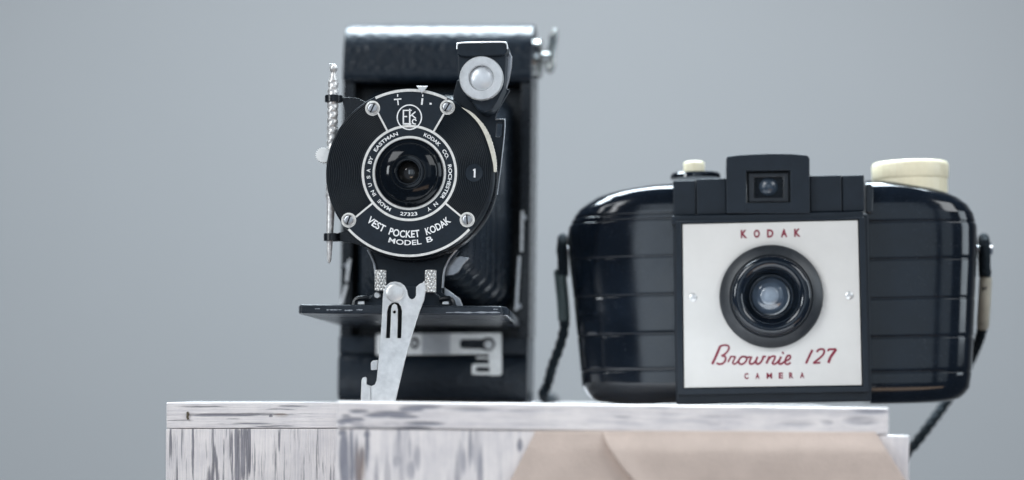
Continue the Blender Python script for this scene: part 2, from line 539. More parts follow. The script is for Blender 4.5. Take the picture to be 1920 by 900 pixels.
for k in range(8):
    streaks.append((rs.uniform(640, 690), rs.uniform(830, 900), rs.uniform(2.5, 6), rs.uniform(20, 55), rs.uniform(0.18, 0.34)))
    streaks.append((rs.uniform(700, 800), rs.uniform(830, 900), rs.uniform(3, 9), rs.uniform(20, 60), rs.uniform(0.08, 0.18)))
    streaks.append((rs.uniform(820, 910), rs.uniform(830, 900), rs.uniform(3, 8), rs.uniform(20, 60), rs.uniform(0.12, 0.24)))
bl = []
for px, py, rx, ry, a in streaks:
    x, z = rx_(px, py, 0)
    bl.append((x, z, rx / 7.18, ry / 7.18, a * (3.3 if px < 812 else 1.9)))
x, z = rx_(676, 875, 0)
mv2 = wood('smudged_whitewash_vertical', (300, 200, 40), bl, 0.76, warm=((x, z, 1.6, 7, 0.7),), gain=1.5, soft=0.24, bares=((0.16, 0.165, 0.21, 1), (0.34, 0.34, 0.39, 1)))
bm = new(); box(bm, 0, xr_top, -0.5, 167, zlo, 0)
obj('top_board', bm, mh2, CR_, bevel=0.6)
bm = new(); box(bm, 0, xr_pan, 0, 8, -170, zlo - 0.05)
obj('front_panel', bm, mv2, CR_, bevel=0.4)
for a, b in ((0, 8), (xr_pan - 8, xr_pan)):
    bm = new(); box(bm, a, b, 8.2, 140, -170, zlo - 0.12)
    obj('side_panel', bm, mv2, CR_, bevel=0.4)
bm = new(); box(bm, 8.2, xr_pan - 8.2, 132, 140, -170, zlo - 0.12)
obj('back_panel', bm, mv2, CR_, bevel=0.4)

# cream cloth tucked under the board of the right crate
CC = Thing('cloth', (0, -45, 0), (0, 0, 0), 'cream linen cloth folded over itself, hanging down the front of the larger crate', 'cloth')
bm = new()
nu, nv = 90, 60
def cloth_pt(u, v, right):
    top_l, top_r = (1003, 1640)
    py = 808.5 + v * 330
    l = top_l - (py - 812) * 0.52 if py > 812 else top_l
    r = min(top_r + (py - 808) * 0.63, 1705 + (py - 912) * 0.1) if py > 808 else top_r
    seam = 1128 + (py - 812) * 0.42 + (py - 812) ** 2 * 0.0028
    if right:
        px = seam + (r - seam) * u
        y = -2.0 - 1.2 * math.exp(-((px - seam) / 24) ** 2) - 0.6 * math.sin((py - 0.10 * px) / 26.0 + math.sin(px / 120)) * (0.3 + 0.7 * min(1, u * 3)) - 0.5 * math.sin(px / 75 + py / 90)
    else:
        e = min(seam + 30, 1128 + (py - 812) * 2.2 + 30)
        px = l + (e - l) * u
        y = -0.75 - 0.25 * math.sin(px / 50 + py / 70) * u
    f = min(1, max(0, (py - 808) / 40)); f = f * f * (3 - 2 * f)
    return CC.L(px, py, -0.3 - (0.45 if right else 0) * f * 0.5 + (y + 0.3) * f)
for right in (False, True):
    g = []
    for j in range(nv + 1):
        g.append([bm.verts.new(cloth_pt(i / nu, j / nv, right)) for i in range(nu + 1)])
    for j in range(nv):
        for i in range(nu):
            bm.faces.new((g[j][i], g[j][i + 1], g[j + 1][i + 1], g[j + 1][i]))
bmesh.ops.recalc_face_normals(bm, faces=bm.faces)
o = obj('fabric', bm, 'cloth', CC, sharp=80)
sd = o.modifiers.new('thickness', 'SOLIDIFY'); sd.thickness = 0.35 * S; sd.offset = 0

# ------------------------------------------------------------------ folding camera
V = Thing('folding_camera', (-23.3, 66, 0), (0, 0, R(-5)),
          'tall black folding bellows camera with round ridged lens plate, silver front strut and lowered bed', 'camera')
Ht = V.L(830, 47, 12).z
def vz(py, y=0, px=800):
    return V.L(px, py, y).z
xL, xR = V.L(640, 400, 0).x, V.L(994, 400, 0).x
# body: two roll chambers in leather and the frame between them, back closed
def prism(bm, prof, x0, x1):
    a = [bm.verts.new((x0, y, z)) for y, z in prof]
    b = [bm.verts.new((x1, y, z)) for y, z in prof]
    bm.faces.new(a); bm.faces.new(b)
    for i in range(len(prof)):
        j = (i + 1) % len(prof)
        bm.faces.new((a[i], a[j], b[j], b[i]))
bm = new()
ra = 12.5
zt = vz(154)
prof = [(12, zt), (-0.2, zt), (-1.0, zt + 0.5), (-1.5, zt + 2), (-1.2, zt + 4), (-0.7, zt + 6)]
for i in range(0, 25):
    a = R(180 - 180 * i / 24)
    prof.append((12 + ra * math.cos(a), Ht - ra * 0.95 + ra * 0.95 * math.sin(a)))
prof += [(24.5, zt)]
prism(bm, prof, xL, xR)
top = obj('roll_chamber', bm, 'leather', V, bevel=0.5, label=None)
bm = new()
zh = vz(632)
zg = vz(664)
prof = [(24.5, zh), (0, zh), (0, zg + .4), (0.8, zg + 0.1), (0.8, zg - 0.4), (-0.6, zg - 1), (-1.2, zg - 3), (-1.2, 4), (-0.4, 1.4), (1.2, 0.2), (3, 0), (21.5, 0), (24, 1.5), (24.5, 4)]
prism(bm, prof, xL - .3, xR - .2)
obj('roll_chamber', bm, 'leather', V, bevel=0.25)
bm = new()
oL, oR = V.L(661, 400, 0).x, V.L(974, 400, 0).x
box(bm, xL, oL, 0.2, 24.4, zh + .02, zt - .02)
box(bm, oR, xR, 0.2, 24.4, zh + .02, zt - .02)
box(bm, oL - .5, oR + .5, 14, 24.3, zh + .02, zt - .02)
obj('body', bm, 'enamel', V, bevel=0.3)
# winding key on the upper right side
bm = new()
c = V.L(1012, 110, 12)
cx_, cz_ = xR, c.z
lathe(bm, (cx_, 12, cz_), [(0, -0.5), (6.2, -0.5), (6.2, 1.6), (5.4, 2.2), (2.0, 2.4), (2.0, 4.6), (0, 4.6)], 48, 'x')
k = obj('winding_key', bm, 'dark_chrome', V)
bm = new()
ring = smooth_pts([(cx_ + 4.4, 11, cz_ - 4.2), (cx_ + 4.0, 11.5, cz_ - 1), (cx_ + 4.4, 12, cz_ + 3.2), (cx_ + 5.2, 12, cz_ + 7), (cx_ + 6.2, 12, cz_ + 8.6),
                   (cx_ + 6.3, 12, cz_ + 6.4), (cx_ + 5.6, 12, cz_ + 1.5), (cx_ + 5.6, 11.5, cz_ - 2.5)], 6, True)
tube(bm, ring + [ring[0]], 0.75, 10)
obj('key_wing', bm, 'dark_chrome', k)
# bellows
bm = new()
rings = []
n, sub = 7, 10
for i in range(n * sub + 1):
    t = i / (n * sub)
    y = -51 + 55 * t
    l = V.L(712, 400, -51).x * (1 - t) + V.L(668, 400, 0).x * t
    r = V.L(880, 400, -51).x * (1 - t) + V.L(958, 400, 0).x * t
    b = vz(515, -51) * (1 - t) + vz(592, 0) * t
    tp = vz(225, -51) * (1 - t) + vz(170, 0) * t
    d = 1.9 * (0.5 - 0.5 * math.cos(2 * math.pi * i / sub)) ** 0.8
    l, r, b, tp = l + d, r - d, b + d, tp - d
    ch = 5.0 - (d * 0.9)
    pts = [(l + ch, b), (r - ch, b), (r, b + ch), (r, tp - ch), (r - ch, tp), (l + ch, tp), (l, tp - ch), (l, b + ch)]
    rings.append([bm.verts.new((x, y, z)) for x, z in pts])
for a, b in zip(rings, rings[1:]):
    for i in range(8):
        j = (i + 1) % 8
        bm.faces.new((a[i], b[i], b[j], a[j]))
bm.faces.new(rings[0])
obj('bellows', bm, 'bellows', V, sharp=40)
# bed
bm = new()
yf = -72
zf1, zf0 = V.L(750, 572, yf).z, V.L(750, 590, yf).z
zk = V.L(800, 613, 0).z
th = zf1 - zf0
plan = [(V.L(563, 580, yf).x, yf), (V.L(940, 580, yf).x, yf), (V.L(952, 580, yf + 4).x, yf + 4), (V.L(974, 600, -3).x, -3), (V.L(974, 600, 0).x, 0.1),
        (V.L(650, 600, 0).x, 0.1), (V.L(638, 600, -3).x, -3), (V.L(560, 580, yf + 3).x, yf + 3)]
def bedz(y):
    t = (y - yf) / -yf
    return zf0 * (1 - t) + zk * t
lo = [bm.verts.new((x, y, bedz(y))) for x, y in plan]
hi = [bm.verts.new((x, y, bedz(y) + th)) for x, y in plan]
bm.faces.new(lo); bm.faces.new(hi)
for i in range(len(plan)):
    j = (i + 1) % len(plan)
    bm.faces.new((lo[i], lo[j], hi[j], hi[i]))
bed = obj('bed', bm, 'bed', V, bevel=0.7, seg=3)
for a, b, py, hh in ((836, 938, 586, 3.2), (612, 640, 581, 2), (646, 662, 582, 2.4), (668, 680, 581, 2.2), (590, 600, 579, 1.6), (925, 934, 580, 1.4)):
    nn = 14
    bm = new()
    up, dn = [], []
    for i in range(nn + 1):
        x = a + (b - a) * i / nn
        e = hh * (0.25 + 0.75 * random.random()) * (0.35 if i in (0, nn) else 1)
        up.append((x, py - e * 0.7 + random.uniform(-.4, .4)))
        dn.append((x, py + e * 0.5 + random.uniform(-.4, .4)))
    poly(bm, V.xz(up + dn[::-1], yf - 0.03), yf - 0.03, yf + 0.4)
    obj('worn_edge', bm, 'steel', bed, smooth=False)
# lens standard on the bed
bm = new()
ys = -56
poly(bm, V.xz([(694, 470), (704, 500), (706, 520), (714, 548), (690, 556), (668, 575), (858, 575), (846, 560), (828, 548), (830, 520), (838, 500), (862, 470)], ys), ys, ys + 2.2)
std = obj('lens_standard', bm, 'plate_black', V, bevel=0.25)
bm = new()
for pts in ([(690, 468), (697, 482), (702, 496), (704, 512), (705, 530)], [(856, 468), (844, 482), (836, 498), (832, 515), (830, 540)]):
    tube(bm, [V.L(a, b, ys - 0.5) for a, b in smooth_pts([(x, y, 0) for x, y in pts], 4) for a, b in [(a, b)]] if False else
         [V.L(p.x, p.y, ys - 0.5) for p in smooth_pts([(x, y, 0) for x, y in pts], 4)], 0.35, 8)
obj('edge_rim', bm, 'steel', std)
bm = new()
poly(bm, V.xz([(834, 517), (838, 500), (846, 486), (862, 480), (880, 484), (868, 496), (860, 510), (850, 516)], ys + 4), ys + 4, ys + 4.8)
obj('release_lever', bm, 'steel', std, bevel=0.2)
bm = new()
poly(bm, V.xz([(832, 538), (846, 548), (862, 560), (867, 572), (867, 578), (834, 578)], ys + 3), ys + 3, ys + 4.2)
obj('side_bracket', bm, 'steel', std, bevel=0.2)
# black carriage with its little slide clips
bm = new()
yc = -66
poly(bm, V.xz([(662, 578), (672, 568), (690, 562), (702, 548), (722, 536), (800, 536), (818, 552), (834, 562), (850, 572), (852, 578)], yc), yc, yc + 8)
car = obj('carriage', bm, 'plate_black', V, bevel=0.3)
for pts in ([(664, 575), (668, 562), (684, 559), (692, 560)], [(824, 562), (842, 560), (848, 566), (850, 575)]):
    bm = new()
    tube(bm, [V.L(p.x, p.y, yc - 1) for p in smooth_pts([(x, y, 0) for x, y in pts], 5)], 0.8, 8)
    obj('slide_clip', bm, 'enamel', car)
for px, py in ((677, 568), (836, 568)):
    bm = new()
    p = V.L(px, py, yc - 0.6)
    box(bm, p.x - 1, p.x + 1, p.y - .6, p.y + .6, p.z - .55, p.z + .55)
    obj('slide_tab', bm, 'nickel', car, bevel=0.25)
bm = new()
p = V.L(708, 554, yc)
lathe(bm, (p.x, yc, p.z), [(0, -1.0), (0.7, -1.0), (0.9, -0.7), (0.9, 0.2)], 20)
obj('slide_stop', bm, 'nickel', car)
# knurled grips
for px0, px1, py0, py1 in ((702, 724, 506, 546), (796, 818, 506, 549)):
    bm = new()
    p0, p1 = V.L((px0 + px1) / 2, py1, -68), V.L((px0 + px1) / 2, py0, -68)
    r = V.mm(px1 - px0, -68) / 2
    seg, rows = 48, 30
    g = []
    for j in range(rows + 1):
        t = j / rows
        ring = []
        for i in range(seg):
            a = 2 * math.pi * i / seg
            kn = 0.34 * max(abs(math.sin(a * 6 + t * 11)), abs(math.sin(a * 6 - t * 11))) if 0 < j < rows else 0.0
            rr = (r - 0.34 + kn) if 0 < j < rows else r - 0.35
            ring.append(bm.verts.new((p0.x + rr * math.cos(a), -68 + rr * math.sin(a), p0.z + (p1.z - p0.z) * t)))
        g.append(ring)
    for a, b in zip(g, g[1:]):
        for i in range(seg):
            q = (i + 1) % seg
            bm.faces.new((a[i], a[q], b[q], b[i]))
    bm.faces.new(g[0]); bm.faces.new(g[-1])
    obj('knurled_grip', bm, 'grip', V, sharp=25)
# silver strut at the front of the bed
yl = -75.4
def z2(pts):
    return [(540 + a / 3, 480 + b / 3) for a, b in pts]
out = z2([(530, 290), (533, 230), (537, 195), (551, 166), (575, 149), (602, 143), (631, 149), (653, 165), (668, 192), (673, 220), (682, 237), (697, 244), (712, 237), (720, 222), (720, 175),
          (738, 158), (757, 150), (767, 140), (770, 170), (771, 205), (764, 248), (742, 302), (724, 355), (708, 408), (690, 470), (672, 530), (655, 590), (642, 650), (630, 700), (615, 765), (600, 830),
          (470, 830), (468, 732), (488, 724), (498, 700), (504, 640), (513, 540), (522, 430), (527, 350)])
slot = z2([(550, 462), (553, 400), (557, 310), (566, 280), (584, 264), (602, 260), (620, 264), (634, 282), (641, 310), (639, 400), (636, 462), (614, 462), (616, 380), (617, 300), (611, 276), (598, 268), (586, 276), (580, 300), (577, 380), (573, 462)])
hole = [(540 + a / 3, 480 + b / 3) for a, b in circ(598, 315, 9, 12)]
bm = new()
poly(bm, V.xz(out, yl), yl, yl + 1.1, [V.xz(slot, yl), V.xz(hole, yl)])
leg = obj('strut', bm, 'nickel', V, bevel=0.12)
bm = new()
poly(bm, V.xz(z2([(545, 255), (655, 255), (648, 470), (540, 470)]), yl + 1.6), yl + 1.6, yl + 2.0)
obj('slot_backing', bm, 'matte_black', leg)
bm = new()
p = V.L(740.7, 549, yl)
rb = V.mm(17.3, yl)
lathe(bm, (p.x, yl, p.z), [(0, -1.0), (rb * 0.7, -0.95), (rb * 0.92, -0.75), (rb, -0.4), (rb, 0.1)], 48)
obj('rivet', bm, 'nickel', leg)
bm = new()
poly(bm, V.xz(z2([(408, 830), (413, 700), (420, 684), (436, 680), (441, 690), (440, 722), (468, 732), (470, 830)]), yl + 0.4), yl + 0.4, yl + 1.6)
poly(bm, V.xz(z2([(452, 735), (462, 735), (462, 830), (452, 830)]), yl - .2), yl - .2, yl + .4)
obj('foot_flange', bm, 'nickel', leg, bevel=0.15)
bm = new()
poly(bm, V.xz(z2([(465, 600), (478, 588), (506, 584), (500, 640), (466, 642)]), yl + 3), yl + 3, yl + 4)
obj('spring_tab', bm, 'nickel', leg, bevel=0.2)
# latch plate on the lower chamber
yp = -2.2
bm = new()
key = [(862, 650), (862, 638), (868, 636), (902, 636)] + [(915 + 13 * math.sin(R(a)), 645 - 13 * math.cos(R(a))) for a in range(-30, 211, 24)] + [(902, 654), (868, 653)]
poly(bm, V.xz([(705, 626), (940, 624), (941, 700), (937, 704), (918, 704), (916, 664), (705, 666)], yp), yp, yp + 1.2,
     [V.xz(key, yp), V.xz([(777 + 9 * math.sin(R(a)), 643 - 11 * math.cos(R(a))) for a in range(0, 360, 24)], yp)])
lp = obj('latch_plate', bm, 'latch', V, bevel=0.15)
bm = new()
for i in range(13):
    px = 793 + i * 4.1
    a, b = V.xz([(px, 627), (px, 664)], yp - 0.25)
    box(bm, a[0] - 0.16, a[0] + 0.16, yp - 0.3, yp + 0.05, b[1], a[1])
obj('ribbed_grip', bm, 'steel', lp)
bm = new()
for a, b, c_, d in ((893, 918, 669, 673), (888, 917, 682, 688), (890, 938, 697, 703), (885, 892, 684, 702)):
    q = V.xz([(a, c_), (b, d)], yp - .4)
    box(bm, q[0][0], q[1][0], yp - 0.8, yp + .9, q[1][1], q[0][1])
obj('latch_hook', bm, 'latch', lp, bevel=0.15)
for px, py, r in ((916, 646, 9), (777, 643, 6)):
    bm = new()
    p = V.L(px, py, -1.4)
    lathe(bm, (p.x, -1.4, p.z), [(0, -.9), (V.mm(r) * .8, -.8), (V.mm(r), -.3), (V.mm(r), .4)], 24)
    obj('latch_rivet', bm, 'nickel', lp)
# side stays
for seg_ in ([(979, 396), (978, 472)], [(974, 480), (968, 582)]), ([(656, 486), (650, 528)], [(650, 534), (640, 572)]):
    bm = new()
    for a, b in seg_:
        stroke(bm, V.xz([a, b], -3.5), V.mm(5.5), -3.9, -3.3)
    st = obj('folding_stay', bm, 'nickel', V, bevel=0.1)
    a, b = seg_[0][1], seg_[1][0]
    for q in ((seg_[1][1][0] + (5 if a[0] > 800 else 4), seg_[1][1][1] - 8), ((a[0] + b[0]) / 2 + (7 if a[0] > 800 else 0), seg_[0][0][1] + 12)):
        p = V.L(q[0], q[1], -2.5)
        bm = new()
        lathe(bm, (p.x, -2.5, p.z), [(0, -.6), (.6, -.5), (.75, 0), (.75, .6)], 16)
        obj('stay_rivet', bm, 'steel', st)
# ---- the round lens plate
yd = -66.0
C0 = V.L(767.5, 324.5, yd)
CX, CZ = C0.x, C0.z
q = V.mm(1, yd)                                   # mm per photo pixel at the plate
bm = new()
prof = [(0, 6.0), (157 * q, 6.0), (158.5 * q, 5.4), (158.5 * q, 0.6), (157 * q, 0.15)]
nr = 19
for i in range(nr):
    r1 = 156.0 - 64 * i / nr
    r0 = 156.0 - 64 * (i + 1) / nr
    prof += [(r1 * q, 0.22), ((r1 * 0.55 + r0 * 0.45) * q, -0.06), ((r1 * 0.35 + r0 * 0.65) * q, -0.06)]
prof += [(91 * q, 0.1), (60 * q, 0.1), (58 * q, 0.9), (0, 0.9)]
lathe(bm, (CX, yd, CZ), prof, 160)
disc = obj('lens_plate', bm, 'ridge_black', V, sharp=60)
bm = new()
sector(bm, CX, CZ, 90 * q, 157 * q, -28.3, 30, yd - 0.16, yd + .3)
sector(bm, CX, CZ, 90 * q, 157 * q, 129.3, 230.3, yd - 0.16, yd + .3, 60)
sector(bm, CX, CZ, 62 * q, 90 * q, 0, 360, yd - 0.16, yd + .3, 120)
obj('name_panel', bm, 'plate_black', disc)
bm = new()
sector(bm, CX, CZ, 85.6 * q, 90.2 * q, 0, 360, yd - 0.26, yd, 120)
sector(bm, CX, CZ, 65.2 * q, 69.4 * q, 0, 360, yd - 0.26, yd, 120)
sector(bm, CX, CZ, 152.6 * q, 157.4 * q, -25, 26.5, yd - 0.26, yd)
sector(bm, CX, CZ, 153.0 * q, 157.4 * q, 132.5, 227, yd - 0.26, yd, 70)
for a in (-28.3, 30, 129.3, 230.3):
    u = (math.sin(R(a)), math.cos(R(a)))
    stroke(bm, [(CX + u[0] * r * q, CZ + u[1] * r * q) for r in (88, 130)], 3.4 * q, yd - 0.255, yd)
obj('silver_border', bm, 'inlay', disc, smooth=False)
for (px, py), sa in zip(((698.8, 203), (839, 201), (654, 413), (876, 412)), (25, 30, 20, -5)):
    p = V.L(px, py, yd)
    bm = new()
    lathe(bm, (p.x, yd, p.z), [(0, -0.2), (14 * q, -0.2), (14.2 * q, -.1), (14.2 * q, .6)], 40)
    pad = bm
    lathe(bm, (p.x, yd, p.z), [(11.2 * q, -0.22), (11.2 * q, -0.5), (10.6 * q, -0.62), (10 * q, -0.5), (9.8 * q, -.3), (9.8 * q, -.21)], 40)
    pd = obj('screw_pad', bm, 'inlay', disc)
    bm = new()
    lathe(bm, (p.x, yd, p.z), [(0, -0.5), (5 * q, -0.56), (8 * q, -0.5), (9.2 * q, -0.34), (9.2 * q, -.1)], 40)
    d = (math.sin(R(sa)) * 9 * q, math.cos(R(sa)) * 9 * q)
    s_ = obj('screw', bm, 'steel', disc)
    bm = new()
    stroke(bm, [(p.x - d[0], p.z - d[1]), (p.x + d[0], p.z + d[1])], 2.6 * q, yd - 0.585, yd - .3)
    obj('screw_slot', bm, 'matte_black', disc)
# lettering
bm = new()
ya, yb = yd - 0.23, yd - .1
def at_px(px, py):
    p = V.L(px, py, yd)
    return p.x, p.z
rt, ht = 77.3 * q, 6.9 * q
for s, mid, span in (('MADE', 217.5, 22), ('IN', 240.5, 8), ('U', 253, 4.8), ('S', 264, 4.3), ('A', 273.3, 5), ('BY', 288, 10.5), ('EASTMAN', 322.5, 41),
                     ('KODAK', 34, 27), ('CO.', 62.5, 14), ('ROCHESTER', 103, 50), ('N', 139, 5.5), ('Y', 150.5, 5.2)):
    arc_text(bm, s, CX, CZ, rt, ht, mid, span, ya, yb, bold=0.02)
arc_text(bm, '27323', CX, CZ, 77.4 * q, 6.7 * q, 180, 24, ya, yb, True, 0.02)
obj('lettering', bm, 'letter', disc, smooth=False)
bm = new()
arc_text(bm, 'VEST', CX, CZ, 114.6 * q, 13.8 * q, 212.3, 18.6, ya, yb, True, 0.022)
arc_text(bm, 'POCKET', CX, CZ, 114.6 * q, 13.8 * q, 183.9, 29.0, ya, yb, True, 0.022)
arc_text(bm, 'KODAK', CX, CZ, 114.6 * q, 13.8 * q, 151.1, 25.2, ya, yb, True, 0.022)
arc_text(bm, 'MODEL', CX, CZ, 130.6 * q, 9.8 * q, 182.9, 27.2, ya, yb, True, 0.015)
arc_text(bm, 'B', CX, CZ, 130.2 * q, 10 * q, 162.3, 5, ya, yb, True, 0.015)
obj('lettering', bm, 'letter', disc, smooth=False)
bm = new()
def e2(pts):
    return [at_px(720 + a / 9, 150 + b / 9) for a, b in pts]
for pts, wd in (([(170, 332), (295, 320)], 22), ([(232, 325), (243, 425)], 20), ([(232, 240), (232, 285)], 18), ([(651, 310), (638, 420)], 30), ([(656, 245), (654, 282)], 18), ([(770, 402), (806, 402)], 30)):
    stroke(bm, e2(pts), wd / 9 * q, ya - .02, yb)
for pts, wd in (([(330, 520), (328, 740)], 24), ([(318, 515), (470, 515)], 20), ([(335, 618), (392, 618)], 22), ([(318, 742), (462, 742)], 26), ([(436, 488), (436, 765)], 24),
                ([(448, 610), (492, 570), (532, 538)], 20), ([(470, 592), (505, 622), (540, 650)], 20),
                ([(548, 690), (532, 672), (508, 665), (486, 680), (480, 705), (490, 732), (510, 742), (540, 745)], 20)):
    stroke(bm, e2(pts), wd / 9 * q, ya - .02, yb)
ex, ez = at_px(720 + 430 / 9, 150 + 630 / 9)
sector(bm, ex, ez, 21.8 * q, 24 * q, 0, 360, yd - .32, yb, 60)
obj('emblem', bm, 'letter', disc, smooth=False)
bm = new()
lathe(bm, (ex, yd, ez), [(0, -.215), (22.5 * q, -.215), (22.6 * q, -.28), (22.6 * q, 0)], 60)
obj('emblem_field', bm, 'plate_black', disc)
bm = new()
poly(bm, [at_px(a, b) for a, b in ((781, 162), (803, 162), (791.5, 176))], yd - 1.0, yd - .3)
obj('pointer', bm, 'nickel', disc, bevel=0.12)
# recessed figure 1
bm = new()
p = V.L(889, 324.5, yd)
lathe(bm, (p.x, yd, p.z), [(0, -.12), (13 * q, -.12), (15 * q, -.2), (16.5 * q, -.2), (17 * q, -.05), (17 * q, .3)], 48)
dl = obj('aperture_dial', bm, 'plate_black', disc)
bm = new()
stroke(bm, [at_px(890.3, 316.5), at_px(890.0, 333)], 3.0 * q, yd - .2, yd - .1)
stroke(bm, [at_px(890.5, 317.2), at_px(887, 319.5)], 2.2 * q, yd - .2, yd - .1)
obj('numeral', bm, 'letter', disc, smooth=False)
# ivory index wheel showing at the right edge
bm = new()
inner = [(866, 202), (882, 215), (897, 232), (909, 254), (918, 280), (924, 305), (926, 322)]
outer = [(866, 201), (885, 211), (903, 229), (916, 250), (925, 276), (930, 302), (930, 322)]
o2 = smooth_pts([(x, y, 0) for x, y in outer], 8)
ol = []
for i, v in enumerate(o2):
    ol.append((v.x + (0.8 if i % 2 and i > 16 else 0), v.y))
poly(bm, V.xz([(v.x, v.y) for v in smooth_pts([(x, y, 0) for x, y in inner], 4)] + ol[::-1], yd - 0.4), yd - .4, yd + 1.2)
obj('index_wheel', bm, 'ivory_dial', disc, smooth=False)
# lens barrel
bm = new()
prof = [(65 * q, 0.0), (65 * q, -0.5), (63.5 * q, -0.9), (62 * q, -0.7)]
for i in range(0, 15):
    t = i / 14
    r = 62 - (62 - 25) * t
    prof.append((r * q, -0.7 - 2.6 * math.sin(t * math.pi / 2) ** 0.9))
    if i in (2, 11):                                     # turned grooves
        h_ = prof[-1][1]
        prof += [((r - 0.3) * q, h_ + 0.35), ((r - 1.8) * q, h_ + 0.35)]
prof += [(24 * q, -3.6), (22 * q, -3.6), (21 * q, -3.2), (19 * q, 0.5), (0, 0.6)]
lathe(bm, (CX, yd, CZ), prof, 128)
lb = obj('lens_barrel', bm, 'glass_dark', disc, sharp=50)
bm = new()
lathe(bm, (CX, yd, CZ), [(0, -1.6), (8 * q, -1.45), (14 * q, -1.1), (19.6 * q, -0.5)], 64)
obj('lens_glass', bm, surf('brownish_lens_glass', (0.03, 0.03, 0.03), 0.12, spec=0.8, coat=0.5), disc)
# housing behind the plate
bm = new()
prof = [(0, 6.2), (120 * q, 6.2), (161 * q, 6.2), (162.5 * q, 7.2), (162.5 * q, 10), (0, 10)]
p = V.L(773, 329, yd + 6)
lathe(bm, (p.x, yd, p.z), prof, 128)
poly(bm, V.xz([(640, 183), (652, 182), (672, 184), (694, 196), (690, 240), (655, 240)], yd + 4), yd + 4, yd + 6)
poly(bm, V.xz([(634, 436), (650, 432), (690, 440), (690, 465), (660, 455), (634, 452)], yd + 4), yd + 4, yd + 6)
obj('shutter_housing', bm, 'enamel', V, bevel=0.2)
bm = new()
poly(bm, V.xz([(850, 176), (857, 150), (890, 150), (956, 168), (934, 205), (928, 222), (946, 224), (944, 262), (936, 330), (930, 370), (905, 410), (860, 410), (845, 300)], yd + 8.5), yd + 8.5, yd + 10.6,
     [V.xz([(931, 230), (942, 230), (940, 256), (929, 256)], yd + 8.5)])
bp_ = obj('side_plate', bm, 'plate_black', V, bevel=0.2)
bm = new()
tube(bm, [V.L(p.x, p.y, yd + 8.4) for p in smooth_pts([(x, y, 0) for x, y in ((929, 224), (944, 224), (946.5, 228), (945, 258), (938, 320), (932, 365))], 6)], 0.18, 8)
obj('plate_rim', bm, 'steel', bp_)
# viewfinder
yv = yd - 1.5
bm = new()
stem = [(857, 102), (949, 102), (947, 140), (944, 165), (932, 190), (922, 205), (908, 211), (894, 205), (884, 188), (870, 178), (862, 160), (858, 140)]
poly(bm, V.xz(stem, yv), yv, yv + 10)
vf = obj('viewfinder', bm, 'plate_black', V, bevel=0.5)
bm = new()
hood = [(858, 103), (856.5, 90), (857, 84), (862, 80.5), (944, 79), (950, 82), (951.5, 90), (950, 97), (944, 103), (930, 105), (880, 106.5), (866, 106)]
poly(bm, V.xz(hood, yv - 1.0), yv - 1.0, yv + 11)
obj('viewfinder_hood', bm, 'plate_black', vf, bevel=0.5)
bm = new()
tube(bm, [V.L(p.x, p.y, yv - 1.05) for p in smooth_pts([(x, y, 0) for x, y in ((857, 92), (857.3, 85), (862, 81), (903, 79.6), (944, 79.2), (950, 82.5), (951.5, 92))], 5)], 0.22, 8)
obj('hood_edge', bm, 'nickel', vf)
bm = new()
poly(bm, V.xz([(951, 88), (959, 104), (958, 124), (953, 150), (945, 175), (934, 190), (940, 165), (948, 130)], yv + 6), yv + 6, yv + 9)
obj('finder_side_plate', bm, 'steel', vf, bevel=0.2)
bm = new()
p = V.L(903.5, 148, yv)
prof = [(41 * q, .8), (41 * q, -1.6), (39.5 * q, -2.1), (30 * q, -2.2), (24.5 * q, -2.15), (23 * q, -1.8), (22.8 * q, -1.2)]
lathe(bm, (p.x, yv, p.z), prof, 96)
obj('finder_ring', bm, 'nickel', vf)
bm = new()
lathe(bm, (p.x, yv, p.z), [(0, -2.1), (6 * q, -2.05), (12 * q, -1.85), (18 * q, -1.5), (23.2 * q, -1.0)], 64)
obj('finder_lens', bm, surf('silvery_finder_lens', (0.70, 0.73, 0.76), 0.42, metal=0.25, spec=0.6, var=0.08, vscale=350, coat=0.6), vf)
# clips that carry the stylus
for x0, x1, y0_, y1_ in ((608, 641, 178, 191), (606, 637, 437.5, 451.5)):
    bm = new()
    p0, p1 = V.L(x0, y1_, yd + 3), V.L(x1, y0_, yd + 3)
    cxm, hw = (p0.x + p1.x) / 2, (p1.x - p0.x) / 2
    pts = []
    for i in range(24):
        a = 2 * math.pi * i / 24
        pts.append((cxm + hw * math.cos(a), yd + 4 + 2.3 * math.sin(a)))
    ins = [(cxm + (x - cxm) * 0.80, yd + 4 + (y - yd - 4) * 0.78) for x, y in pts]
    vs = [[bm.verts.new((x, y, z)) for x, y in pp] for pp in (pts, ins) for z in (p0.z, p1.z)]
    for i in range(24):
        j = (i + 1) % 24
        bm.faces.new((vs[0][i], vs[0][j], vs[1][j], vs[1][i]))
        bm.faces.new((vs[2][i], vs[2][j], vs[3][j], vs[3][i]))
        bm.faces.new((vs[0][i], vs[0][j], vs[2][j], vs[2][i]))
        bm.faces.new((vs[1][i], vs[1][j], vs[3][j], vs[3][i]))
    obj('stylus_clip', bm, 'enamel', V, bevel=0.15)
bm = new()
p = V.L(606, 291, yd + 3)
lathe(bm, (p.x, yd + 2.5, p.z), [(0, 0), (13.5 * q, 0), (13.5 * q, 2.6), (0, 2.6)], 66, jag=(0.16, 0.16, -0.16))
obj('thumb_wheel', bm, 'latch', V)

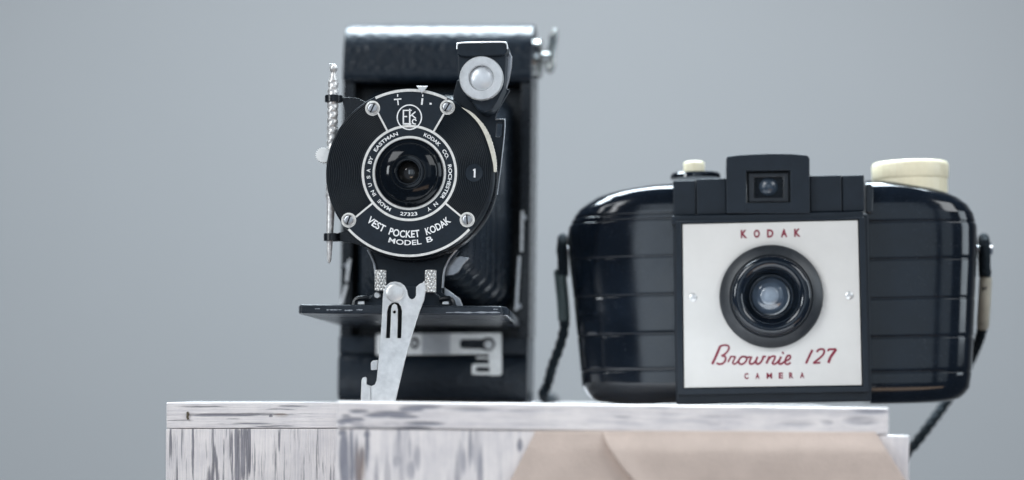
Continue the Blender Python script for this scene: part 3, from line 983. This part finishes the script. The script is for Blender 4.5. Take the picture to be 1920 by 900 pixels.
# stylus held in the two clips
pt = V.L(625.5, 128, yd + 4)
wt = V.m @ pt
ST = Thing('stylus', wt, (0, 0, R(-5)), 'thin twisted silver stylus held upright in the clips left of the lens plate', 'stylus')
bm = new()
axis_px = ((625.5, 120), (625.5, 128), (625, 140), (624, 200), (622.5, 300), (621, 370), (620, 390), (618.5, 440), (617.3, 488), (617, 493))
def apt(py):
    for (x0, y0_), (x1, y1_) in zip(axis_px, axis_px[1:]):
        if y0_ <= py <= y1_:
            return x0 + (x1 - x0) * (py - y0_) / (y1_ - y0_)
    return axis_px[-1][0]
rows = [(119, 1.0), (121, 4.5), (125, 7.3), (129, 7.8), (133, 6.6), (136, 4.6), (138, 5.4), (141, 6.5), (146, 7.0)]
rows += [(y, 9.3 + 1.0 * min(1, (y - 146) / 30)) for y in range(150, 372, 2)]
rows += [(374, 9.0), (380, 8.0), (390, 7.6), (410, 7.2), (440, 6.4), (465, 5.2), (484, 4.2), (490, 3.2), (494, 0.8)]
g = []
for py, rp in rows:
    p = ST.L(apt(py), py, 0)
    ring = []
    for i in range(28):
        a = 2 * math.pi * i / 28
        tw = 1.0
        if 148 < py < 372:
            tw = 1.0 + 0.065 * math.sin(a * 2 + py * 0.45) - 0.05 * (math.sin(a * 3 - py * 0.9) > 0.6)
        rr = rp * q * tw
        ring.append(bm.verts.new((p.x + rr * math.cos(a), rr * math.sin(a), p.z)))
    g.append(ring)
for a, b in zip(g, g[1:]):
    for i in range(28):
        j = (i + 1) % 28
        bm.faces.new((a[i], b[i], b[j], a[j]))
bm.faces.new(g[0]); bm.faces.new(g[-1])
obj('shaft', bm, surf('pale_worn_silver', (0.70, 0.68, 0.66), 0.42, metal=0.65, var=0.35, vscale=900, bump=0.3, bscale=1800), ST)

# ------------------------------------------------------------------ plastic camera
B = Thing('plastic_camera', (75.0, 22, 0.95), (0, R(-1.7), R(-5)),
          'wide glossy black plastic camera with square white faceplate, red lettering and an ivory winding knob', 'camera')
def bz(py, y=0, px=1446):
    return B.L(px, py, y).z
def bx(px, y=0, py=560):
    return B.L(px, py, y).x
YM, YF, YB = 26.0, 6.5, 46.0
def interp(tab, v):
    for (a, b), (c, d) in zip(tab, tab[1:]):
        if a <= v <= c:
            return b + (d - b) * (v - a) / (c - a)
    return tab[0][1] if v < tab[0][0] else tab[-1][1]
left_end = [(350.5, 1248), (352, 1226), (356, 1198), (361, 1169), (368, 1138), (376, 1117), (386, 1101), (397, 1087), (408, 1079), (417, 1074), (430, 1068), (443, 1066), (494, 1069), (565, 1077), (637, 1084), (700, 1090),
            (720, 1092), (732, 1098), (740, 1104), (748, 1112), (754, 1124), (757, 1150), (758, 1180)]
right_end = [(343, 1650), (345, 1668), (350, 1698), (355, 1728), (360, 1752), (367, 1774), (375, 1792), (388, 1810), (404, 1821), (429, 1828), (480, 1828), (543, 1825), (644, 1821), (700, 1818), (727, 1814), (738, 1806), (746, 1797), (751, 1784), (754, 1760), (755.5, 1735)]
def inset_tab(t0, b1):
    return [(t0, 9.5), (t0 + 2, 7.0), (t0 + 5, 5.0), (t0 + 9, 3.4), (t0 + 16, 2.1), (t0 + 26, 1.2), (t0 + 40, 0.5), (t0 + 60, 0.0), (b1 - 34, 0.0), (b1 - 20, 0.5), (b1 - 10, 1.4), (b1 - 4, 2.6), (b1, 4.2)]
def pod(bm, tab, grooves, px_in, nn):
    t0, b1 = tab[0][0], tab[-1][0]
    it = inset_tab(t0, b1)
    ys = sorted(set([t for t, _ in tab] + [t0 + (b1 - t0) * i / 60 for i in range(61)]))
    ys = [y for y in ys if all(abs(y - gq) > 4.2 for gq, _ in grooves)]
    rows = [(y, 0.0) for y in ys]
    for gq, dp in grooves:
        rows += [(gq - 2.6, 0), (gq - 1.9, 0.12 * dp), (gq - 0.9, dp), (gq + 0.9, dp), (gq + 1.9, 0.12 * dp), (gq + 2.6, 0)]
    rows.sort()
    loops = []
    x_in = bx(px_in, YM)
    for py, dp in rows:
        e = B.L(interp(tab, py), py, YM)
        ins = interp(it, py) + dp
        a = e.x - x_in - math.copysign(dp, e.x - x_in)
        hb = (YB - YF) / 2 - ins
        ymid = (YF + YB) / 2
        lp_ = []
        for i in range(41):
            t = R(90 - 180 * i / 40)
            c_, s_ = max(math.cos(t), 0.0), math.sin(t)
            lp_.append(bm.verts.new((x_in + a * c_ ** (2 / nn), ymid - math.copysign(hb * abs(s_) ** (2 / nn), s_), e.z)))
        loops.append(lp_)
    for u, v in zip(loops, loops[1:]):
        for i in range(40):
            bm.faces.new((u[i], u[i + 1], v[i + 1], v[i]))
        bm.faces.new((u[40], u[0], v[0], v[40]))
    bm.faces.new(loops[0]); bm.faces.new(loops[-1])
bm = new()
pod(bm, left_end, [(414, .22), (424, .22), (492, .19), (562, .19), (633, .19), (699, .19)], 1272, 3.4)
obj('side_shell', bm, 'plastic', B, sharp=42)
bm = new()
pod(bm, right_end, [(421, .26), (490, .19), (562, .19), (633, .19), (697, .19)], 1622, 4.2)
obj('side_shell', bm, 'plastic', B, sharp=42)
# front housing with a raised rim round the faceplate
bm = new()
zlo_, zhi_ = 0.0, bz(404)
xa, xb = bx(1264, 0), bx(1632, 0)
poly(bm, [(xa, zlo_), (xb, zlo_), (xb, zhi_), (xa, zhi_)], 1.6, 44, [circ(B.L(1446, 556, 0).x, B.L(1446, 556, 0).z, B.mm(66), 48)])
fh = obj('front_housing', bm, 'plastic_matte', B, bevel=0.7, seg=3)
bm = new()
rim_o = [(1267, 415), (1622, 407), (1630, 735), (1270, 741)]
pl_o = [(1280, 420.5), (1608.5, 413), (1616, 722), (1283, 727)]
grow = lambda pts, k: [(1447 + (x - 1447) * k, 570 + (y - 570) * k) for x, y in pts]
poly(bm, B.xz(rim_o, -0.3), -0.3, 1.7, [B.xz(grow(pl_o, 1.012), -.3)])
obj('faceplate_rim', bm, 'plastic_matte', fh, bevel=0.25)
bm = new()
for a, b in ((1619, 1625), (1627, 1633)):
    q0, q1 = B.xz([(a, 408), (b, 735)], 0)
    tube(bm, [((q0[0] + q1[0]) / 2, 0.9, q1[1]), ((q0[0] + q1[0]) / 2, 0.9, q0[1])], (q1[0] - q0[0]) / 2, 12)
obj('edge_bead', bm, 'plastic', fh)
bm = new()
_p = B.L(1446, 556, 0)
poly(bm, B.xz(pl_o, 0.1), 0.1, 1.4, [circ(_p.x, _p.z, B.mm(82), 48)])
fp = obj('faceplate', bm, 'faceplate', B, bevel=0.12)
# red printing
bm = new()
y0p, y1p = 0.04, 0.2
mb = B.mm(1)
for ch, px, py in zip('KODAK', (1394.8, 1419, 1444.2, 1470, 1495), (438.8, 438.2, 437.6, 437.0, 436.4)):
    p = B.L(px, py, 0)
    wd = 12 if ch != 'O' else 11.5
    line_text(bm, ch, p.x, p.z, wd * mb, 15.5 * mb, y0p, y1p, 0.045, -0.4)
obj('lettering', bm, 'red', fp, smooth=False)
bm = new()
for ch, px, py in zip('CAMERA', (1399.5, 1420.2, 1442.6, 1464.2, 1483.5, 1504), (705.2, 704.8, 704.5, 704.2, 703.9, 703.5)):
    p = B.L(px, py, 0)
    line_text(bm, ch, p.x, p.z, (10.5 if ch == 'M' else 8) * mb, 11.5 * mb, y0p, y1p, 0.02 if ch == 'M' else 0.045, -0.4)
obj('lettering', bm, 'red', fp, smooth=False)
bm = new()
def sc_(pts):
    return [(1320 + a / 7.385, 640 + b / 7.385) for a, b in pts]
script = [
    # B: stem, upper bowl, lower bowl
    ([(112, 318), (150, 240), (190, 150), (222, 72)], 22),
    ([(205, 82), (240, 62), (290, 52), (335, 62), (345, 95), (325, 140), (285, 180), (240, 200)], 17),
    ([(240, 200), (280, 205), (300, 230), (290, 275), (255, 308), (210, 315), (172, 300)], 18),
    # r
    ([(330, 290), (355, 245), (372, 212), (395, 212), (432, 216), (415, 255), (398, 295), (415, 315), (450, 300), (480, 268)], 15),
    # o
    ([(560, 212), (525, 214), (492, 245), (480, 285), (500, 315), (540, 312), (578, 280), (592, 240), (575, 214), (560, 212), (590, 222), (640, 216)], 17),
    # w
    ([(662, 210), (640, 255), (632, 295), (650, 315), (690, 300), (722, 260), (742, 212)], 18),
    ([(742, 212), (725, 260), (722, 298), (745, 315), (785, 290), (812, 245), (822, 212), (858, 214)], 18),
    # n
    ([(905, 205), (890, 250), (862, 308)], 20),
    ([(866, 300), (890, 255), (930, 215), (965, 205), (985, 218), (968, 262), (948, 300), (968, 316), (1005, 300), (1040, 262)], 17),
    # i + dot
    ([(1068, 210), (1045, 262), (1035, 298), (1055, 315), (1090, 300), (1130, 270)], 19),
    ([(1082, 166), (1104, 154)], 22),
    # e
    ([(1130, 272), (1170, 255), (1195, 225), (1188, 198), (1160, 200), (1135, 235), (1122, 285), (1140, 316), (1175, 310), (1200, 292)], 17),
    # 1
    ([(1412, 308), (1445, 235), (1478, 165), (1502, 118)], 20),
    # 2
    ([(1562, 150), (1590, 115), (1640, 108), (1665, 130), (1652, 180), (1610, 225), (1560, 265), (1515, 302)], 18),
    ([(1508, 300), (1560, 298), (1612, 297)], 18),
    # 7
    ([(1718, 138), (1730, 112), (1775, 110), (1832, 106)], 18),
    ([(1832, 108), (1790, 165), (1750, 225), (1722, 300)], 24)]
for pts, wd in script:
    ps = smooth_pts([(x, y, 0) for x, y in sc_(pts)], 6)
    stroke(bm, B.xz([(p.x, p.y) for p in ps], 0), wd * 1.6 / 7.385 * mb, y0p + random.uniform(-.012, .012), y1p)
obj('script_lettering', bm, 'red', fp, smooth=False)
for px, py in ((1299.5, 557.5), (1592.5, 554)):
    bm = new()
    p = B.L(px, py, 0)
    lathe(bm, (p.x, 0, p.z), [(0, -.5), (4 * mb, -.45), (7 * mb, -.2), (7.8 * mb, 0.15)], 32)
    obj('rivet', bm, 'nickel', fp)
# lens
p = B.L(1446, 556, 0)
lx, lz = p.x, p.z
bm = new()
lathe(bm, (lx, 0, lz), [(96.8 * mb, 0.2), (96.8 * mb, -0.9), (95 * mb, -1.4), (78 * mb, -2.7), (76.6 * mb, -2.6), (76 * mb, -2.0), (60 * mb, -2)], 128)
ln = obj('lens', bm, 'lens_rim', B)
bm = new()
prof = [(76 * mb, -2.0), (76 * mb, -3.2)]
for i in range(13):
    a = R(180 * i / 12)
    prof.append(((63 + 12.5 * math.cos(a)) * mb, -3.2 - 1.9 * math.sin(a)))
prof += [(49.5 * mb, -2.0), (44 * mb, -0.6), (42 * mb, -0.9), (39 * mb, -0.9), (37 * mb, 0.2), (34 * mb, 1.0)]
lathe(bm, (lx, 0, lz), prof, 128)
obj('lens_ring', bm, 'plastic', ln, sharp=50)
p2 = B.L(1443, 552, 0)
bm = new()
lathe(bm, (lx - .4, 0, lz + .3), [(0, -0.55), (10 * mb, -0.5), (20 * mb, -0.2), (29 * mb, .3), (35 * mb, 0.95)], 64)
obj('lens_glass', bm, 'lens_grey', ln)
bm = new()
lathe(bm, (lx - .4, 0, lz + .2), [(0, -0.72), (8 * mb, -0.70), (14 * mb, -0.62), (17 * mb, -0.4)], 48)
obj('inner_lens', bm, 'lens_pale', ln)
# top cover: stepped blocks round the finder
bm = new()
box(bm, bx(1262, 0), bx(1622, 0), 0.6, 40, bz(417), bz(399.5))
for a, b, t, yy in ((1262, 1305, 338, 2.6), (1305.5, 1362, 334.5, 1.9), (1518.8, 1578, 328.5, 1.9), (1578.5, 1620.5, 328, 2.6)):
    box(bm, bx(a, yy, 360), bx(b, yy, 360), yy, 38, bz(400, yy) + 0.01, B.L((a + b) / 2, t, yy).z)
tc_ = obj('top_cover', bm, 'plastic_matte', B, bevel=0.4)
bm = new()
arch = [(1362, 400), (1361.5, 300), (1362.5, 295), (1366, 292.5), (1385, 290.5), (1410, 289), (1440, 288), (1470, 288), (1495, 289), (1510, 290.5), (1516, 293), (1518, 298), (1518.8, 400)]
win = [(1399, 320.5), (1481.5, 319.5), (1482, 379.5), (1399.5, 380.5)]
poly(bm, B.xz(arch, 0), 0, 38, [B.xz(win, 0)])
fb = obj('finder_block', bm, 'plastic_matte', B, bevel=0.35)
bm = new()
fr = [(1402.5, 324.5), (1479, 323.5), (1479.5, 378.5), (1403, 379)]
poly(bm, B.xz(fr, 1.4), 1.4, 2.4, [B.xz([(1414, 333), (1468, 332), (1468, 369), (1414, 370)], 1.4)])
obj('finder_frame', bm, surf('clear_finder_moulding', (0.012, 0.014, 0.018), 0.2, spec=0.45), fb, bevel=0.3)
bm = new()
poly(bm, B.xz([(1399.3, 320.9), (1481.1, 319.9), (1481.6, 379.2), (1399.9, 380.1)], 2.5), 2.5, 3.5)
g1 = obj('finder_glass', bm, 'glass_dark', fb)
bm = new()
pc = B.L(1441, 350, 2.2)
lathe(bm, (pc.x, 2.5, pc.z), [(0, -1.2), (6 * mb, -1.1), (12 * mb, -.7), (17 * mb, 0.0)], 40)
obj('finder_bead', bm, surf('grey_finder_lens', (0.035, 0.05, 0.07), 0.22, spec=0.6), fb)
bm = new()
ch = [(1398, 381), (1483, 380), (1484, 393), (1398, 394)]
poly(bm, B.xz(ch, -0.12), -0.12, 0.3)
obj('finder_sill', bm, 'plastic_matte', fb, bevel=0.1)
# shutter button
bm = new()
pb = B.L(1304, 335, 18)
mb18 = B.mm(1, 18)
lathe(bm, (pb.x, 18, pb.z), [(0, 0), (47 * mb18, 0), (47 * mb18, 1.0), (44 * mb18, 1.6), (20 * mb18, 1.9), (0, 1.9)], 64, 'z')
sb = obj('button_base', bm, 'plastic', B)
bm = new()
pb = B.L(1301.5, 326, 18)
hgt = B.L(1301.5, 303, 18).z - pb.z
rr = 20 * mb18
lathe(bm, (pb.x, 18, pb.z - .4), [(0, 0), (rr, 0), (rr, hgt - .3), (rr * .93, hgt + .15), (rr * .8, hgt + .4), (0, hgt + .45)], 40, 'z')
obj('shutter_button', bm, 'ivory', B)
# winding knob
bm = new()
ky = 22
mk = B.mm(1, ky)
pk = B.L(1707, 360, ky)
def kz(py):
    return B.L(1707, py, ky).z - pk.z
rk = 70.5 * mk
lathe(bm, (pk.x, ky, pk.z), [(0, -2), (rk * .97, -2), (rk * .97, kz(338)), (rk * .985, kz(337)), (rk, kz(334)), (rk * 1.005, kz(313)), (rk * .985, kz(308)), (rk * .95, kz(305.5)), (rk * .9, kz(304.5)), (0, kz(304.2))], 180, 'z', jag=(0, 0.035, 0.05, 0.035, 0, -.02))
obj('winding_knob', bm, 'ivory', B, sharp=30)
bm = new()
pk2 = B.L(1640, 347, 20)
poly(bm, B.xz([(1624, 345), (1634, 345), (1638, 352), (1636, 400), (1624, 400)], 5), 5, 12)
obj('side_catch', bm, 'plastic', B, bevel=0.4)
# strap lugs, sleeves and cord
for pxs, sgn in (((1068, 1044), -1), ((1826, 1860), 1)):
    bm = new()
    py = 468
    a = B.L(pxs[0] - sgn * 6, py, YM)
    b = B.L(pxs[1], py - 2, YM)
    tube(bm, [a, a + (b - a) * .3, a + (b - a) * .32, a + (b - a) * .72, a + (b - a) * .76, b], [0.9, 0.9, 1.1, 1.1, 2.3, 1.8], 20)
    lg = obj('strap_lug', bm, 'chrome', B)
    bm = new()
    c_ = a + (b - a) * .62
    tube(bm, smooth_pts([c_ + Vector((0, -2.6, -8)), c_ + Vector((0, -3.2, -2)), c_ + Vector((0, -2.6, 1.6)), c_ + Vector((0, 0, 3.2)), c_ + Vector((0, 2.6, 1.6)), c_ + Vector((0, 3, -2)), c_ + Vector((0, 1.2, -8))], 6), 1.55, 12)
    obj('strap_loop', bm, 'cord', lg)
def pts_px(lst):
    return [B.L(a, b, y) for a, b, y in lst]
def loc_(x, y, z):
    return B.inv @ Vector((x, y, z))
path = pts_px([(1050, 505, 25), (1054, 545, 26), (1057, 590, 27), (1058, 615, 28), (1050, 648, 30), (1036, 686, 33), (1027, 720, 37)])
path += [loc_(9.6, 62, 3.4), loc_(10, 72, 1.7), loc_(11.5, 95, 1.6), loc_(13, 116, 1.7), loc_(14, 125, 0.2), loc_(15, 126, -8), loc_(28, 127, -50), loc_(70, 126, -78), loc_(104, 112, -72), loc_(116, 88, -48), loc_(117, 74, -26)]
path += pts_px([(1700, 850, 42), (1716, 832, 42), (1742, 798, 45), (1772, 757, 50), (1800, 712, 52), (1822, 670, 47), (1838, 630, 36), (1843, 600, 29), (1846, 550, 26), (1849, 505, 26)])
bm = new()
tube(bm, smooth_pts(path, 24), 1.42, 16, 0.14, 1.9)
strap = obj('strap', bm, 'cord', B)
bm = new()
tube(bm, smooth_pts(pts_px([(1049.5, 508, 25), (1053, 540, 26), (1056, 572, 26.7), (1057.5, 600, 27.4)]), 6), [1.85] * 18 + [1.95], 14)
obj('strap_sleeve', bm, 'sleeve_dark', strap)
bm = new()
tube(bm, smooth_pts(pts_px([(1842.8, 612, 31), (1844, 590, 28.2), (1846, 560, 26.4), (1848, 520, 26)]), 6), 1.9, 14)
obj('strap_sleeve', bm, 'sleeve_tan', strap)
